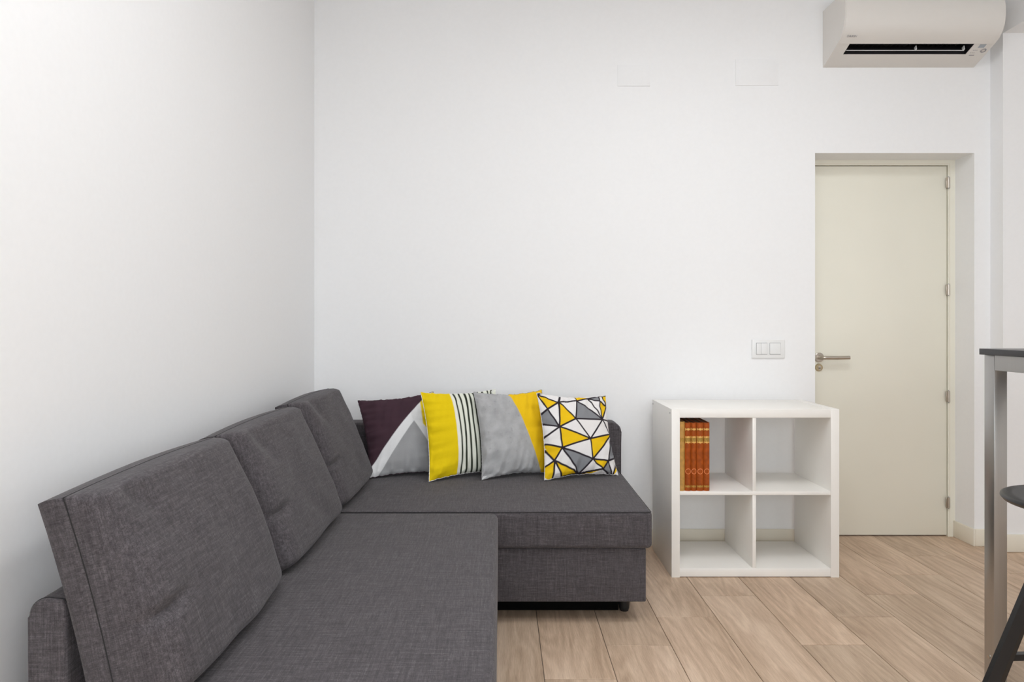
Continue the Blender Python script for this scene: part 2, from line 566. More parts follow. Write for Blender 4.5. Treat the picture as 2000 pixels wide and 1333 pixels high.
# chaise: lidded seat over a storage base
CY0 = 2.605
seat_c = sbox('chaise_seat', BX1 + 0.002, 0.578, CY0, AY0 - 0.002, 0.297, 0.440, 'fabric', 0.018, 5, vbev=0.022)
sbox('chaise_base', BX1 + 0.002, 0.557, CY0 + 0.022, AY0 - 0.002, 0.088, 0.294, 'fabric', 0.006, 3)
tube('seam', [(-0.70 - SO.x, CY0 + 0.0035 - SO.y, 0.4365), (0.560 - SO.x, CY0 + 0.0035 - SO.y, 0.4365), (0.5735 - SO.x, CY0 + 0.012 - SO.y, 0.4365), (0.5735 - SO.x, AY0 - 0.02 - SO.y, 0.4365)], 0.0013, 'seam', seat_c, seg=6)
# long seat running towards the camera
seat_m = sbox('long_seat', BX1 + 0.002, -0.010, sy0 + 0.01, CY0 - 0.003, 0.262, 0.440, 'fabric', 0.022, 5, vbev=0.03)
sbox('long_base', BX1 + 0.002, -0.024, sy0 + 0.02, CY0 - 0.004, 0.088, 0.259, 'fabric', 0.006, 3)
for lx, ly in ((0.497, 2.765), (0.497, 3.36), (-0.08, 2.765), (-0.08, 1.36), (-0.74, 1.36), (-0.74, 3.36)):
    bm = bmesh.new()
    add_cyl(bm, (lx - SO.x, ly - SO.y, 0.012), (lx - SO.x, ly - SO.y, 0.088), 0.021, 0.027, seg=24)
    add_cyl(bm, (lx - SO.x, ly - SO.y, 0.0), (lx - SO.x, ly - SO.y, 0.012), 0.017, 0.021, seg=24)
    link('leg', bm, 'black_plastic', sofa, smooth=40)

sbox('under_shade_block', -0.72, 0.472, 2.745, 3.40, 0.006, 0.087, 'dust_cover', 0.004, 2)  # added black block that darkens the gap under the chaise like deep shade
# loose back cushions: flat 5 cm rear box, seam, then a soft bulging front
def cushion_mesh(seed):
    NA, NB = 72, 54
    L, H = 0.664, 0.412
    rs = random.Random(seed)
    ph = [rs.uniform(0, 9) for _ in range(4)]
    bm = bmesh.new()
    def front(a, b):
        # a -1..1 along the length (-1 is the end nearest the camera), b 0..1 upwards
        ea = max(0.0, 1 - abs(a) ** 15.0) ** 0.5
        ea *= 1 - 0.10 * abs(a) ** 3
        lo = min(1.0, b / 0.10)
        lo = (1 - (1 - lo) ** 2.0) ** 0.5
        hi = min(1.0, (1 - b) / 0.055)
        hi = (1 - (1 - hi) ** 2.0) ** 0.55
        f = (0.132 - 0.070 * b + 0.040 * b * (1 - b)) * ea * lo * hi
        # pinched crease low on the near end and softer dents
        c = math.exp(-((a + 0.80) / 0.20) ** 2) * math.exp(-((b - 0.37 - 0.05 * (a + 0.8)) / 0.030) ** 2)
        c2 = math.exp(-((a + 0.62) / 0.16) ** 2) * math.exp(-((b - 0.86 + 0.5 * (a + 0.62)) / 0.10) ** 2)
        f -= 0.020 * c + 0.012 * c2
        f += 0.009 * mnoise.noise(Vector((a * 1.7 + ph[0], b * 2.1 + ph[1], 0.3))) * ea
        f += 0.0035 * mnoise.noise(Vector((a * 3.2 + b * 2 + ph[2], b * 7 + ph[3], 2.3))) * ea
        return max(0.0, f)
    def rim(a, b):
        # slight inward pull of the edges between the pointed corners
        x = a * (L / 2) * (1 - 0.030 * 4 * b * (1 - b))
        z = b * H
        z += 0.006 * (1 - a * a) * (b ** 3)
        return x, z
    V = {}
    for i in range(NA + 1):
        a = -math.cos(math.pi * i / NA) * 0.35 + (2 * i / NA - 1) * 0.65
        for j in range(NB + 1):
            b = (1 - math.cos(math.pi * j / NB)) / 2 * 0.4 + j / NB * 0.6
            x, z = rim(a, b)
            V[i, j] = bm.verts.new((front(a, b), x, z))
    for i in range(NA):
        for j in range(NB):
            bm.faces.new((V[i, j], V[i + 1, j], V[i + 1, j + 1], V[i, j + 1]))
    border = [(i, 0) for i in range(NA)] + [(NA, j) for j in range(NB)] + [(i, NB) for i in range(NA, 0, -1)] + [(0, j) for j in range(NB, 0, -1)]
    prev = [V[k] for k in border]
    loop = [v.co.copy() for v in prev]
    G = 0.052
    for s, ins in ((0.35, -0.004), (0.7, -0.005), (0.93, -0.001), (1.0, 0.006)):
        cur = []
        for co in loop:
            d = Vector((0, co.y, co.z - H / 2))
            d = d.normalized() if d.length else d
            cur.append(bm.verts.new((co.x - G * s, co.y - d.y * ins, co.z - d.z * ins)))
        m = len(cur)
        for k in range(m):
            bm.faces.new((prev[k], prev[(k + 1) % m], cur[(k + 1) % m], cur[k]))
        prev = cur
    bm.faces.new(prev)
    for v in bm.verts:          # the underside lies flat on the seat
        v.co.z -= v.co.x * 0.2586 * max(0.0, 1 - v.co.z / (0.35 * H))
    bmesh.ops.recalc_face_normals(bm, faces=bm.faces)
    me = bpy.data.meshes.new('back_cushion')
    bm.to_mesh(me)
    bm.free()
    me.materials.append(M['fabric'])
    smooth_by_angle(me, 55)
    return me, loop
cl = ['grey sofa back cushion nearest the camera, at the open end of the long seat',
      'middle one of the three grey sofa back cushions along the left wall',
      'grey sofa back cushion farthest in, in the corner beside the plum pillow']
for i, (yc, top) in enumerate(((1.578, 0.0), (2.246, 0.005), (2.882, 0.03))):
    root = thing('back_cushion', cl[i], 'cushion', (-0.694, yc, 0.441), 0, 'back cushions of the corner sofa')
    root.rotation_euler = (0, math.radians(-14.5), 0)
    root.scale = (1, (0.985, 0.985, 0.92)[i], 1 + top)
    me, loop = cushion_mesh(11 + i)
    o = bpy.data.objects.new('cover', me)
    COL.objects.link(o)
    o.parent = root
    tube('seam', [Vector((p.x - 0.0005, p.y * 1.001, p.z)) for p in loop], 0.0011, 'seam', root, seg=5, closed=True)

# ------------------------------------------------------------------ printed scatter pillows
def inv_pinch(up, vp, k):
    u, v = up, vp
    for _ in range(25):
        u = 0.5 + (up - 0.5) / (1 - k * 4 * v * (1 - v))
        v = 0.5 + (vp - 0.5) / (1 - k * 4 * u * (1 - u))
        u = min(1.1, max(-0.1, u)); v = min(1.1, max(-0.1, v))
    return u, v
def pinch(u, v, k):
    return 0.5 + (u - 0.5) * (1 - k * 4 * v * (1 - v)), 0.5 + (v - 0.5) * (1 - k * 4 * u * (1 - u))
def inv_bilinear(p, TL, TR, BR, BL):
    u = v = 0.5
    for _ in range(30):
        x = [(TL[i] * (1 - u) + TR[i] * u) * (1 - v) + (BL[i] * (1 - u) + BR[i] * u) * v for i in (0, 1)]
        du = [(TR[i] - TL[i]) * (1 - v) + (BR[i] - BL[i]) * v for i in (0, 1)]
        dv = [(BL[i] - TL[i]) * (1 - u) + (BR[i] - TR[i]) * u for i in (0, 1)]
        ex, ey = p[0] - x[0], p[1] - x[1]
        det = du[0] * dv[1] - dv[0] * du[1]
        u += (ex * dv[1] - dv[0] * ey) / det
        v += (du[0] * ey - ex * du[1]) / det
    return u, v
def sstep(e0, e1, x):
    t = min(1.0, max(0.0, (x - e0) / (e1 - e0)))
    return t * t * (3 - 2 * t)
def lerp3(a, b, t):
    return tuple(a[i] * (1 - t) + b[i] * t for i in range(3))
YEL, WHT, BLK, PLUM, GRY, YEL2 = (0.78, 0.565, 0.004), (0.78, 0.77, 0.75), (0.012, 0.010, 0.014), (0.050, 0.024, 0.034), (0.36, 0.36, 0.365), (0.82, 0.52, 0.008)

def pat_plum(u, v):
    # plum field, white chevron bands, grey triangle below
    line = lambda x0, y0, x1, y1: ((u - x0) * (y1 - y0) - (v - y0) * (x1 - x0)) / math.hypot(x1 - x0, y1 - y0)
    e = 0.006
    a = line(-0.02, 0.935, 0.835, 0.10)          # plum / white edge (negative above-left)
    b = line(0.11, 1.00, 0.69, 0.385)          # white / grey edge, left flank of the triangle
    c = line(0.69, 0.385, 0.97, 0.89)          # right flank
    n = 0.5 + 0.5 * mnoise.noise(Vector((u * 6, v * 6, 3)))
    grey = tuple(g * (0.80 + 0.35 * n) for g in (0.34, 0.34, 0.345))
    plum = tuple(p * (0.85 + 0.35 * n) for p in PLUM)
    t_grey = sstep(-e, e, -b) * sstep(-e, e, -c)
    col = lerp3((0.74, 0.74, 0.745), grey, t_grey)
    d = line(0.80, 0.42, 1.10, 0.80)
    col = lerp3(col, YEL, sstep(-e, e, d) * sstep(0.80, 0.82, u) * sstep(-e, e, 0.55 - v))
    return lerp3(plum, col, sstep(-e, e, -a))
def pat_stripe(u, v):
    e = 0.005
    cream = (0.74, 0.755, 0.66)
    col = lerp3(YEL, (0.80, 0.79, 0.70), sstep(0.358 - e, 0.358 + e, u))
    col = lerp3(col, cream, sstep(0.385, 0.40, u))
    for c, w in ((0.410, 0.010), (0.475, 0.012), (0.545, 0.013), (0.612, 0.012), (0.672, 0.011), (0.735, 0.011), (0.80, 0.011), (0.865, 0.011), (0.93, 0.011)):
        x = u + 0.006 * math.sin(v * 5 + c * 20)
        col = lerp3(col, (0.018, 0.022, 0.012), 1 - sstep(w - e * 0.6, w + e * 0.6, abs(x - c)))
    return col
def pat_concrete(u, v):
    n = mnoise.fractal(Vector((u * 9, v * 9, 1.7)), 1.0, 2.0, 5)
    n2 = mnoise.noise(Vector((u * 30, v * 30, 5.0)))
    s = 0.40 * (1 + 0.16 * n) * (1 - 0.16 * sstep(0.45, 0.7, n2))
    g = (s, s, s * 1.01)
    edge = 0.455 + 0.36 * v ** 0.9
    return lerp3(g, YEL2, sstep(edge - 0.006, edge + 0.006, u))
# geometric print: traced corner points of the lines in the print, then turned into pillow coordinates
Zc = ((85, 130), (1010, 140), (1190, 1165), (190, 1250))
G_ = dict(A=(88, 150), B=(345, 268), C=(205, 360), D=(580, 245), E=(745, 200), F=(905, 155), G=(1008, 142), H=(895, 235), I=(1012, 292), J=(540, 497),
          K=(922, 485), L=(1075, 488), M=(338, 600), O=(125, 432), P=(140, 540), Q=(150, 745), R=(740, 745), S=(1065, 660), T=(374, 862), U=(150, 795), V=(295, 1015),
          W=(165, 1110), X=(785, 992), Y=(1015, 1005), Z=(1150, 955), a=(630, 1165), b=(950, 1105), c=(1105, 1185), d=(410, 1200), e=(290, 1262), f=(1060, 730),
          g=(470, 130), h=(1040, 640), i=(390, 150), j=(300, 100), k=(1150, 1030), l=(1172, 1115), m=(630, 1225), n=(180, 1220), o=(560, 120), p=(945, 140), q=(380, 1235), r=(185, 880))
G_ = {k_: inv_pinch(*inv_bilinear(p_, *Zc), 0.085) for k_, p_ in G_.items()}
LINES = 'AB AC BC Bi BD DE EF FG AF AK'.split()[:8] + 'BM BJ CM CO PM MQ MJ MR MT JD JK JR DK EK FH HE HI HK IK KL Kh KR RS SX RX RT TU TV TX Ta rV VW Ve Vd Va XY Xa Xb Yf YZ Yb Yc bc ba ad am pI ck Aj dq Do'.split()
TRI_Y = 'ABC BJM MRT RSX TUV TrV VWn Vne Vad XYb abm DEo HIK GIp klc'.split()
TRI_G = 'COP CPM DJK EFH TXa YZf Ybc'.split()
def in_tri(p, t):
    (x1, y1), (x2, y2), (x3, y3) = (G_[c_] for c_ in t)
    d1 = (p[0] - x2) * (y1 - y2) - (x1 - x2) * (p[1] - y2)
    d2 = (p[0] - x3) * (y2 - y3) - (x2 - x3) * (p[1] - y3)
    d3 = (p[0] - x1) * (y3 - y1) - (x3 - x1) * (p[1] - y1)
    return not ((d1 < 0 or d2 < 0 or d3 < 0) and (d1 > 0 or d2 > 0 or d3 > 0))
def pat_geo(u, v):
    p = (u, v)
    col = (0.80, 0.775, 0.765)
    for t in TRI_Y:
        if in_tri(p, t):
            col = YEL2
    for t in TRI_G:
        if in_tri(p, t):
            col = (0.235, 0.24, 0.255)
    dm = 9
    for s in LINES:
        (x0, y0), (x1, y1) = G_[s[0]], G_[s[1]]
        ex, ey = x1 - x0, y1 - y0
        t = ((u - x0) * ex + (v - y0) * ey) / (ex * ex + ey * ey + 1e-9)
        t = min(1, max(0, t))
        dm = min(dm, math.hypot(u - x0 - t * ex, v - y0 - t * ey))
    return lerp3((0.022, 0.016, 0.022), col, sstep(0.0085, 0.0125, dm))

def pillow(label, TL, TR, BR, BL, pat, trim, back_col, seed, k=0.085, front_h=0.062, back_h=0.050, N=150):
    TL, TR, BR, BL = (Vector(p) for p in (TL, TR, BR, BL))
    base = (BL + BR) / 2
    root = thing('scatter_pillow', label, 'pillow', base, 0, 'scatter pillows on the chaise')
    nrm = (TR - TL).cross(BL - TL).normalized()      # may face either way
    if nrm.y > 0:
        nrm = -nrm
    rs = random.Random(seed)
    o1, o2 = rs.uniform(0, 50), rs.uniform(0, 50)
    def P(u, v, side):
        a, b = pinch(u, v, k)
        p = (TL * (1 - a) + TR * a) * (1 - b) + (BL * (1 - a) + BR * a) * b
        prof = max(0.0, (1 - (2 * u - 1) ** 2) * (1 - (2 * v - 1) ** 2)) ** 0.55
        # gathers that run in from the seams, plus broad lumps
        de = min(u, 1 - u)
        dv = min(v, 1 - v)
        gl = math.exp(-de / 0.16) * mnoise.noise(Vector((u * 2.5 + o1, v * 13, o2)))
        gb = math.exp(-dv / 0.16) * mnoise.noise(Vector((u * 13 + v * 4, v * 2.5 + o2, o1)))
        lump = mnoise.noise(Vector((u * 2.6 + o2, v * 2.6 + o1, 7)))
        env = min(1.0, min(de, dv) / 0.04)
        hgt = (front_h if side > 0 else back_h) * prof * (1 + 0.10 * lump) + env * (0.021 * (gl + gb))
        sc = 0.004 * mnoise.noise(Vector((u * 22 + o1, v * 22 + o2, 1))) * (1 - env)
        return p + nrm * (side * max(0.0, hgt)) + Vector((0, 0, sc)) - base
    for name, n, side in (('front_cover', N, 1), ('back_cover', 30, -1)):
        verts, cols = [], []
        for j in range(n + 1):
            for i in range(n + 1):
                u, v = i / n, j / n
                verts.append(P(u, v, side))
                c = pat(u, v) if side > 0 else back_col
                cols += [c[0], c[1], c[2], 1.0]
        faces = []
        for j in range(n):
            for i in range(n):
                q = (j * (n + 1) + i, j * (n + 1) + i + 1, (j + 1) * (n + 1) + i + 1, (j + 1) * (n + 1) + i)
                faces.append(q if side < 0 else q[::-1])
        me = bpy.data.meshes.new(name)
        me.from_pydata(verts, [], faces)
        at = me.color_attributes.new('print', 'FLOAT_COLOR', 'POINT')
        at.data.foreach_set('color', cols)
        me.polygons.foreach_set('use_smooth', [True] * len(me.polygons))
        me.materials.append(M['print'])
        me.update()
        o = bpy.data.objects.new(name, me)
        COL.objects.link(o)
        o.parent = root
    m = 60
    pts = [P(i / m, 0, 1) for i in range(m)] + [P(1, i / m, 1) for i in range(m)] + [P(1 - i / m, 1, 1) for i in range(m)] + [P(0, 1 - i / m, 1) for i in range(m)]
    tube('edge_seam', pts, lambda t: 0.0016 + 0.0007 * math.sin(t * 611), trim, root, seg=6, closed=True)
    return root
ZS = 0.444
pillow('plum and grey scatter pillow with a white diagonal band, leftmost in the row',
       (-0.700, 3.36, 0.776), (-0.335, 3.415, 0.812), (-0.255, 3.26, ZS), (-0.600, 3.15, ZS), pat_plum, 'plum_trim', PLUM, 3, k=0.07)
pillow('yellow scatter pillow with thin black stripes on white along its right half',
       (-0.381, 3.25, 0.830), (-0.025, 3.405, 0.830), (0.015, 3.275, ZS), (-0.322, 3.08, ZS), pat_stripe, 'white_trim', (0.7, 0.7, 0.66), 5)
pillow('concrete grey scatter pillow with a yellow wedge down its right side',
       (-0.129, 3.26, 0.827), (0.203, 3.385, 0.826), (0.250, 3.255, ZS), (-0.086, 3.112, ZS), pat_concrete, 'grey_trim', (0.6, 0.6, 0.6), 7)
pillow('white scatter pillow with black lines and yellow and grey triangles, rightmost in the row',
       (0.170, 3.25, 0.826), (0.514, 3.36, 0.800), (0.550, 3.215, ZS), (0.197, 3.10, ZS), pat_geo, 'white_trim', (0.75, 0.74, 0.73), 9, N=200)

# ------------------------------------------------------------------ cube shelf with its books
SX0, SX1, SY0, SY1, SH = 0.7758, 1.5380, 3.116, 3.506, 0.765
TH, TI = 0.038, 0.0165
shelf = thing('cube_shelf', 'low white two by two cube shelf unit standing between sofa and door', 'shelf unit', ((SX0 + SX1) / 2, (SY0 + SY1) / 2, 0))
def kb(name, x0, x1, y0, y1, z0, z1, bev=0.0012):
    cx, cy = (SX0 + SX1) / 2, (SY0 + SY1) / 2
    return box(name, x0 - cx, x1 - cx, y0 - cy, y1 - cy, z0, z1, 'shelf', shelf, bev, 2)
ls = kb('side_panel', SX0, SX0 + TH, SY0, SY1, 0, SH)
kb('side_panel', SX1 - TH, SX1, SY0, SY1, 0, SH)
kb('top_panel', SX0 + TH, SX1 - TH, SY0 + 0.0015, SY1, SH - TH - 0.001, SH - 0.001)
kb('bottom_panel', SX0 + TH, SX1 - TH, SY0 + 0.0015, SY1, 0.003, 0.003 + TH)
mz = SH / 2
kb('shelf_board', SX0 + TH, SX1 - TH, SY0 + 0.002, SY1, mz - TI / 2, mz + TI / 2)
mx = (SX0 + SX1) / 2 - 0.004
kb('divider', mx - TI / 2, mx + TI / 2, SY0 + 0.004, SY1, mz + TI / 2, SH - TH - 0.001)
kb('divider', mx - TI / 2, mx + TI / 2, SY0 + 0.004, SY1, 0.003 + TH, mz - TI / 2)
for y in (SY0 + 0.028, SY1 - 0.010):
    cx, cy = (SX0 + SX1) / 2, (SY0 + SY1) / 2
    cyl('screw_cap', (SX0 - cx - 0.0008, y - cy, SH - 0.020), (SX0 - cx + 0.002, y - cy, SH - 0.020), 0.0045, 'print_grey', ls, seg=14)

bz = mz + TI / 2
bx = SX0 + TH + 0.0008
BK = [('tan', 0.0258, 0.316, 'tan leather bound book against the shelf side, leftmost in the row'),
      ('rust', 0.0272, 0.311, 'rust brown gilt tooled book, second in the row beside the tan one'),
      ('rust', 0.0246, 0.311, 'rust brown gilt tooled book in the middle of the row of five'),
      ('rust', 0.0315, 0.311, 'widest rust brown gilt tooled book, second from the right of the row'),
      ('rust', 0.0272, 0.311, 'rust brown gilt tooled book at the right open end of the row')]
for i, (mat, w, h, lab) in enumerate(BK):
    D = 0.225
    by = SY0 + 0.010
    root = thing('book', lab, 'book', (bx + w / 2, by + D / 2, bz + 0.0002), 0, 'old leather books in the shelf')
    hw = w / 2
    def sp(t):          # spine curve, t -1..1
        return -D / 2 + 0.007 * (t * t)
    bm = bmesh.new()
    ns = 10
    out = [(hw * (-1 + 2 * k / ns) * 0.985, sp(-1 + 2 * k / ns)) for k in range(ns + 1)]
    inn = [(x * 0.80, y + 0.003) for x, y in out]
    outer = [(-hw, D / 2)] + [(-hw, -D / 2 + 0.014)] + out + [(hw, -D / 2 + 0.014)] + [(hw, D / 2)]
    inner = [(-hw + 0.0028, D / 2)] + [(-hw + 0.0028, -D / 2 + 0.014)] + inn + [(hw - 0.0028, -D / 2 + 0.014)] + [(hw - 0.0028, D / 2)]
    rows = []
    for z in (0, h):
        rows.append(([bm.verts.new((x, y, z)) for x, y in outer], [bm.verts.new((x, y, z)) for x, y in inner]))
    nn = len(outer)
    for k in range(nn - 1):
        bm.faces.new((rows[0][0][k], rows[0][0][k + 1], rows[1][0][k + 1], rows[1][0][k]))
        bm.faces.new((rows[0][1][k], rows[0][1][k + 1], rows[1][1][k + 1], rows[1][1][k]))
        for r in rows:
            bm.faces.new((r[0][k], r[0][k + 1], r[1][k + 1], r[1][k]))
    for k in (0, nn - 1):
        bm.faces.new((rows[0][0][k], rows[0][1][k], rows[1][1][k], rows[1][0][k]))
    cov = link('cover', bm, mat, root, smooth=40)
    box('page_block', -hw + 0.003, hw - 0.003, -D / 2 + 0.011, D / 2 - 0.004, 0.004, h - 0.004, 'paper', root)
    # tooling on the spine: curved strips lying on the leather
    def strip(name, z0, z1, m_, scallop=0.0, inset=0.93):
        bm = bmesh.new()
        k_n = 24
        lo, hi = [], []
        for k in range(k_n + 1):
            t = (-1 + 2 * k / k_n) * inset
            s = scallop * (0.5 + 0.5 * math.cos(t * math.pi * 2.0)) * (0.6 + 0.4 * math.cos(t * math.pi * 7))
            lo.append((hw * t, sp(t) - 0.0007, z0 - s))
            hi.append((hw * t, sp(t) - 0.0007, z1 + s))
        va = [bm.verts.new(p) for p in lo]
        vb = [bm.verts.new(p) for p in hi]
        va2 = [bm.verts.new((p[0], p[1] + 0.0009, p[2])) for p in lo]
        vb2 = [bm.verts.new((p[0], p[1] + 0.0009, p[2])) for p in hi]
        for k in range(k_n):
            bm.faces.new((va[k], va[k + 1], vb[k + 1], vb[k]))
            bm.faces.new((va2[k], va2[k + 1], va[k + 1], va[k]))
            bm.faces.new((vb[k], vb[k + 1], vb2[k + 1], vb2[k]))
        return link(name, bm, m_, root)
    if mat == 'rust':
        strip('gilt_band', h - 0.033, h - 0.027, 'gilt', 0.004)
        strip('title_label', h - 0.086, h - 0.069, 'gilt_dull')
        strip('gilt_border', h - 0.068, h - 0.063, 'gilt', 0.004)
        strip('gilt_border', h - 0.092, h - 0.087, 'gilt', 0.004)
        strip('gilt_band', 0.017, 0.024, 'gilt_dull', 0.003)
        rr = min(0.0115, hw * 0.82)
        pts = []
        for k in range(28):
            a = k / 28 * 2 * math.pi
            x = rr * math.cos(a)
            pts.append((x, sp(x / hw) - 0.0003, 0.089 + 0.0115 * math.sin(a)))
        tube('tooled_ring', pts, 0.0016, 'ring_red', root, seg=6, closed=True)
    else:
        strip('title_label', h - 0.092, h - 0.074, 'gilt_dull')
    bx += w + 0.0006

# ------------------------------------------------------------------ wall fittings
sw = thing('light_switch', 'white double light switch plate on the wall left of the door', 'switch', (1.3865, YB, 0.976))
def fx(px):
    return (px - 978) / 376.4 - 1.3865
def fz(py):
    return 1.16 + (630 - py) / 376.4 - 0.976
bm = bmesh.new()
add_box(bm, fx(1467.5), fx(1532), -0.009, 0, fz(700), fz(663.5), 0.0035, 3)
pl = link('cover_plate', bm, 'plastic', sw, smooth=40)
for x0, x1, two in ((1475.5, 1497, True), (1502, 1523, False)):
    box('module_surround', fx(x0), fx(x1), -0.0105, -0.0085, fz(693.0), fz(670.0), 'print_grey', sw)
    if two:
        xm = x0 + 10.0
        a = box('rocker', fx(x0 + 0.3), fx(xm - 0.2), -0.0135, -0.009, fz(692.2), fz(670.8), 'plastic', sw, 0.001, 2)
        b = box('rocker', fx(xm + 0.2), fx(x1 - 0.3), -0.0130, -0.009, fz(692.2), fz(670.8), 'plastic', sw, 0.001, 2)
        a.rotation_euler = (math.radians(1.5), 0, 0)
    else:
        a = box('rocker', fx(x0 + 0.3), fx(x1 - 0.3), -0.0135, -0.009, fz(692.2), fz(670.8), 'plastic', sw, 0.001, 2)
        a.rotation_euler = (math.radians(-1.5), 0, 0)
for (x0, x1, y0, y1), lab in (((1206, 1270, 127, 168.5), 'small blank cover plate painted over high on the white wall'),
                              ((1436, 1520, 116, 167.5), 'larger blank cover plate painted over high on the wall near the air conditioner')):
    cx, cz = (x0 + x1) / 2, (y0 + y1) / 2
    X = (cx - 978) / 376.4
    Zz = 1.16 + (630 - cz) / 376.4
    hw_, hh_ = (x1 - x0) / 2 / 376.4, (y1 - y0) / 2 / 376.4
    bm = bmesh.new()
    add_box(bm, -hw_, hw_, -0.0035, 0, -hh_, hh_, 0.001, 2)
    o = link('blank_cover_plate', bm, 'wall', None, smooth=40, loc=(X, YB, Zz))
    o['label'] = lab
    o['category'] = 'cover plate'

# ------------------------------------------------------------------ air conditioner
AXL, AXR, AZ0 = 1.671, 2.452, 2.483
ac = thing('air_conditioner', 'white wall mounted split air conditioner above the door with open black outlet', 'air conditioner', ((AXL + AXR) / 2, YB, AZ0))
ax_ = (AXL + AXR) / 2
def aq(y, z):
    return (y - YB, z - AZ0)
P0, P1 = aq(3.555, 2.483), aq(3.400, 2.545)
curve = [aq(3.372, 2.560), aq(3.350, 2.584), aq(3.336, 2.616), aq(3.329, 2.655), aq(3.330, 2.700), aq(3.338, 2.738), aq(3.354, 2.762), aq(3.385, 2.773)]
tail = [aq(YB, 2.773), aq(YB, 2.483)]
tv = Vector((P1[0] - P0[0], P1[1] - P0[1])).normalized()
nv = Vector((tv.y, -tv.x))                     # outward, down and forward
if nv.y > 0:
    nv = -nv
SL = (Vector(P1) - Vector(P0)).length
s_lo, s_hi = SL * 0.535, SL * 0.985            # slot along the slope, from the wall side
def onslope(s, dpt=0.0):
    p = Vector(P0) + tv * s - nv * dpt
    return (p.x, p.y)
prof_full = [P0, P1] + curve + tail
prof_slot = [P0, onslope(s_lo), onslope(s_lo - 0.004, 0.075), onslope(s_hi + 0.004, 0.060), onslope(s_hi), P1] + curve + tail
bm = bmesh.new()
S0, S1 = 1.732 - ax_, 2.352 - ax_
add_extrude_x(bm, prof_full, AXL - ax_, S0)
add_extrude_x(bm, prof_slot, S0, S1)
add_extrude_x(bm, prof_full, S1, AXR - ax_)
body = link('body', bm, 'ac', ac, smooth=25)
# front panel: a thin shell over the curved front, with a fine gap at its lower edge
c0 = onslope(SL * 1.0)
outer = [onslope(SL - 0.002, -0.003)] + [(y - 0.0035, z) for y, z in curve[:-1]] + [(curve[-1][0], curve[-1][1] + 0.003)]
inner = [(y + 0.004, z + 0.001) for y, z in [onslope(SL - 0.002)] + curve]
bm = bmesh.new()
add_extrude_x(bm, outer + inner[::-1], AXL - ax_ + 0.004, AXR - ax_ - 0.004)
link('front_panel', bm, 'ac', ac, smooth=25)
# the dark duct lining
bm = bmesh.new()
lin_p = [onslope(s_lo + 0.0015, 0.001), onslope(s_lo - 0.002, 0.073), onslope(s_hi + 0.002, 0.058), onslope(s_hi - 0.0015, 0.001)]
a_ = [bm.verts.new((S0 + 0.0015, y, z)) for y, z in lin_p]
b_ = [bm.verts.new((S1 - 0.0015, y, z)) for y, z in lin_p]
for i in range(3):
    bm.faces.new((a_[i], a_[i + 1], b_[i + 1], b_[i]))
bm.faces.new(a_)
bm.faces.new(b_)
duct = link('air_duct', bm, 'ac_dark', ac)
fr = onslope((s_lo + s_hi) / 2, 0.050)
cyl('fan_barrel', (S0 + 0.004, fr[0], fr[1]), (S1 - 0.055, fr[0], fr[1]), 0.013, 'print_grey', duct, seg=16)
for i in range(26):
    x = S0 + 0.016 + i * 0.0228
    if x > S1 - 0.05:
        break
    lean = 0.010 if i < 13 else -0.010
    bm = bmesh.new()
    pA, pB = onslope(s_hi - 0.006, 0.032), onslope(s_lo + 0.020, 0.046)
    pC, pD = onslope(s_hi - 0.010, 0.012), onslope(s_lo + 0.026, 0.026)
    q = [(x, *pA), (x, *pB), (x + lean, *pD), (x + lean, *pC)]
    f1 = [bm.verts.new(p) for p in q]
    f2 = [bm.verts.new((p[0] + 0.0014, p[1], p[2])) for p in q]
    for k in range(4):
        bm.faces.new((f1[k], f1[(k + 1) % 4], f2[(k + 1) % 4], f2[k]))
    bm.faces.new(f1)
    bm.faces.new(f2)
    link('guide_vane', bm, 'black_plastic', duct)
# white flap, held open and seen nearly edge-on
m1 = s_lo + (s_hi - s_lo) * 0.32
bm = bmesh.new()
qa = Vector(onslope(m1, 0.002))
vd = Vector((0.93, 0.37))                      # the flap lies open, level with the airflow
vn = Vector((-0.37, 0.93))
qb, q2, q3 = qa + vd * 0.026, qa + vn * 0.0032, qa + vd * 0.026 + vn * 0.0020
add_extrude_x(bm, [qa, q2, q3, qb], S0 + 0.006, S1 - 0.022)
flap = link('louvre_flap', bm, 'plastic', ac)
for x in (0.02, S1 - 0.030):
    bm = bmesh.new()
    add_extrude_x(bm, [onslope(m1, 0.003), onslope(m1 + 0.012, 0.001), onslope(m1 + 0.016, 0.020), onslope(m1, 0.020)], x, x + 0.005)
    link('flap_bracket', bm, 'plastic', flap)
# display window, status marks and sensor ring on the slope to the right of the slot
def slope_patch(name, x0, x1, s0, s1, mat, lift=0.0006, parent=ac):
    bm = bmesh.new()
    add_extrude_x(bm, [onslope(s0, -lift), onslope(s1, -lift), onslope(s1, 0.001), onslope(s0, 0.001)], x0 - ax_, x1 - ax_)
    return link(name, bm, mat, parent)
slope_patch('display_window', 2.383, 2.414, SL * 0.815, SL * 0.95, 'ac_grey')
for x in (2.372, 2.380, 2.389):
    slope_patch('status_mark', x, x + 0.0035, SL * 0.70, SL * 0.725, 'print_grey')
    slope_patch('status_mark', x - 0.004, x, SL * 0.60, SL * 0.618, 'print_grey')
slope_patch('status_mark', 2.372, 2.398, SL * 0.49, SL * 0.525, 'print_grey')
cs = SL * 0.70
pts = []
for k in range(28):
    a = 2 * math.pi * k / 28
    y, z = onslope(cs + 0.011 * math.sin(a), -0.0005)
    pts.append((2.424 - ax_ + 0.011 * math.cos(a), y, z))
tube('sensor_ring', pts, 0.0028, 'print_grey', ac, seg=8, closed=True)
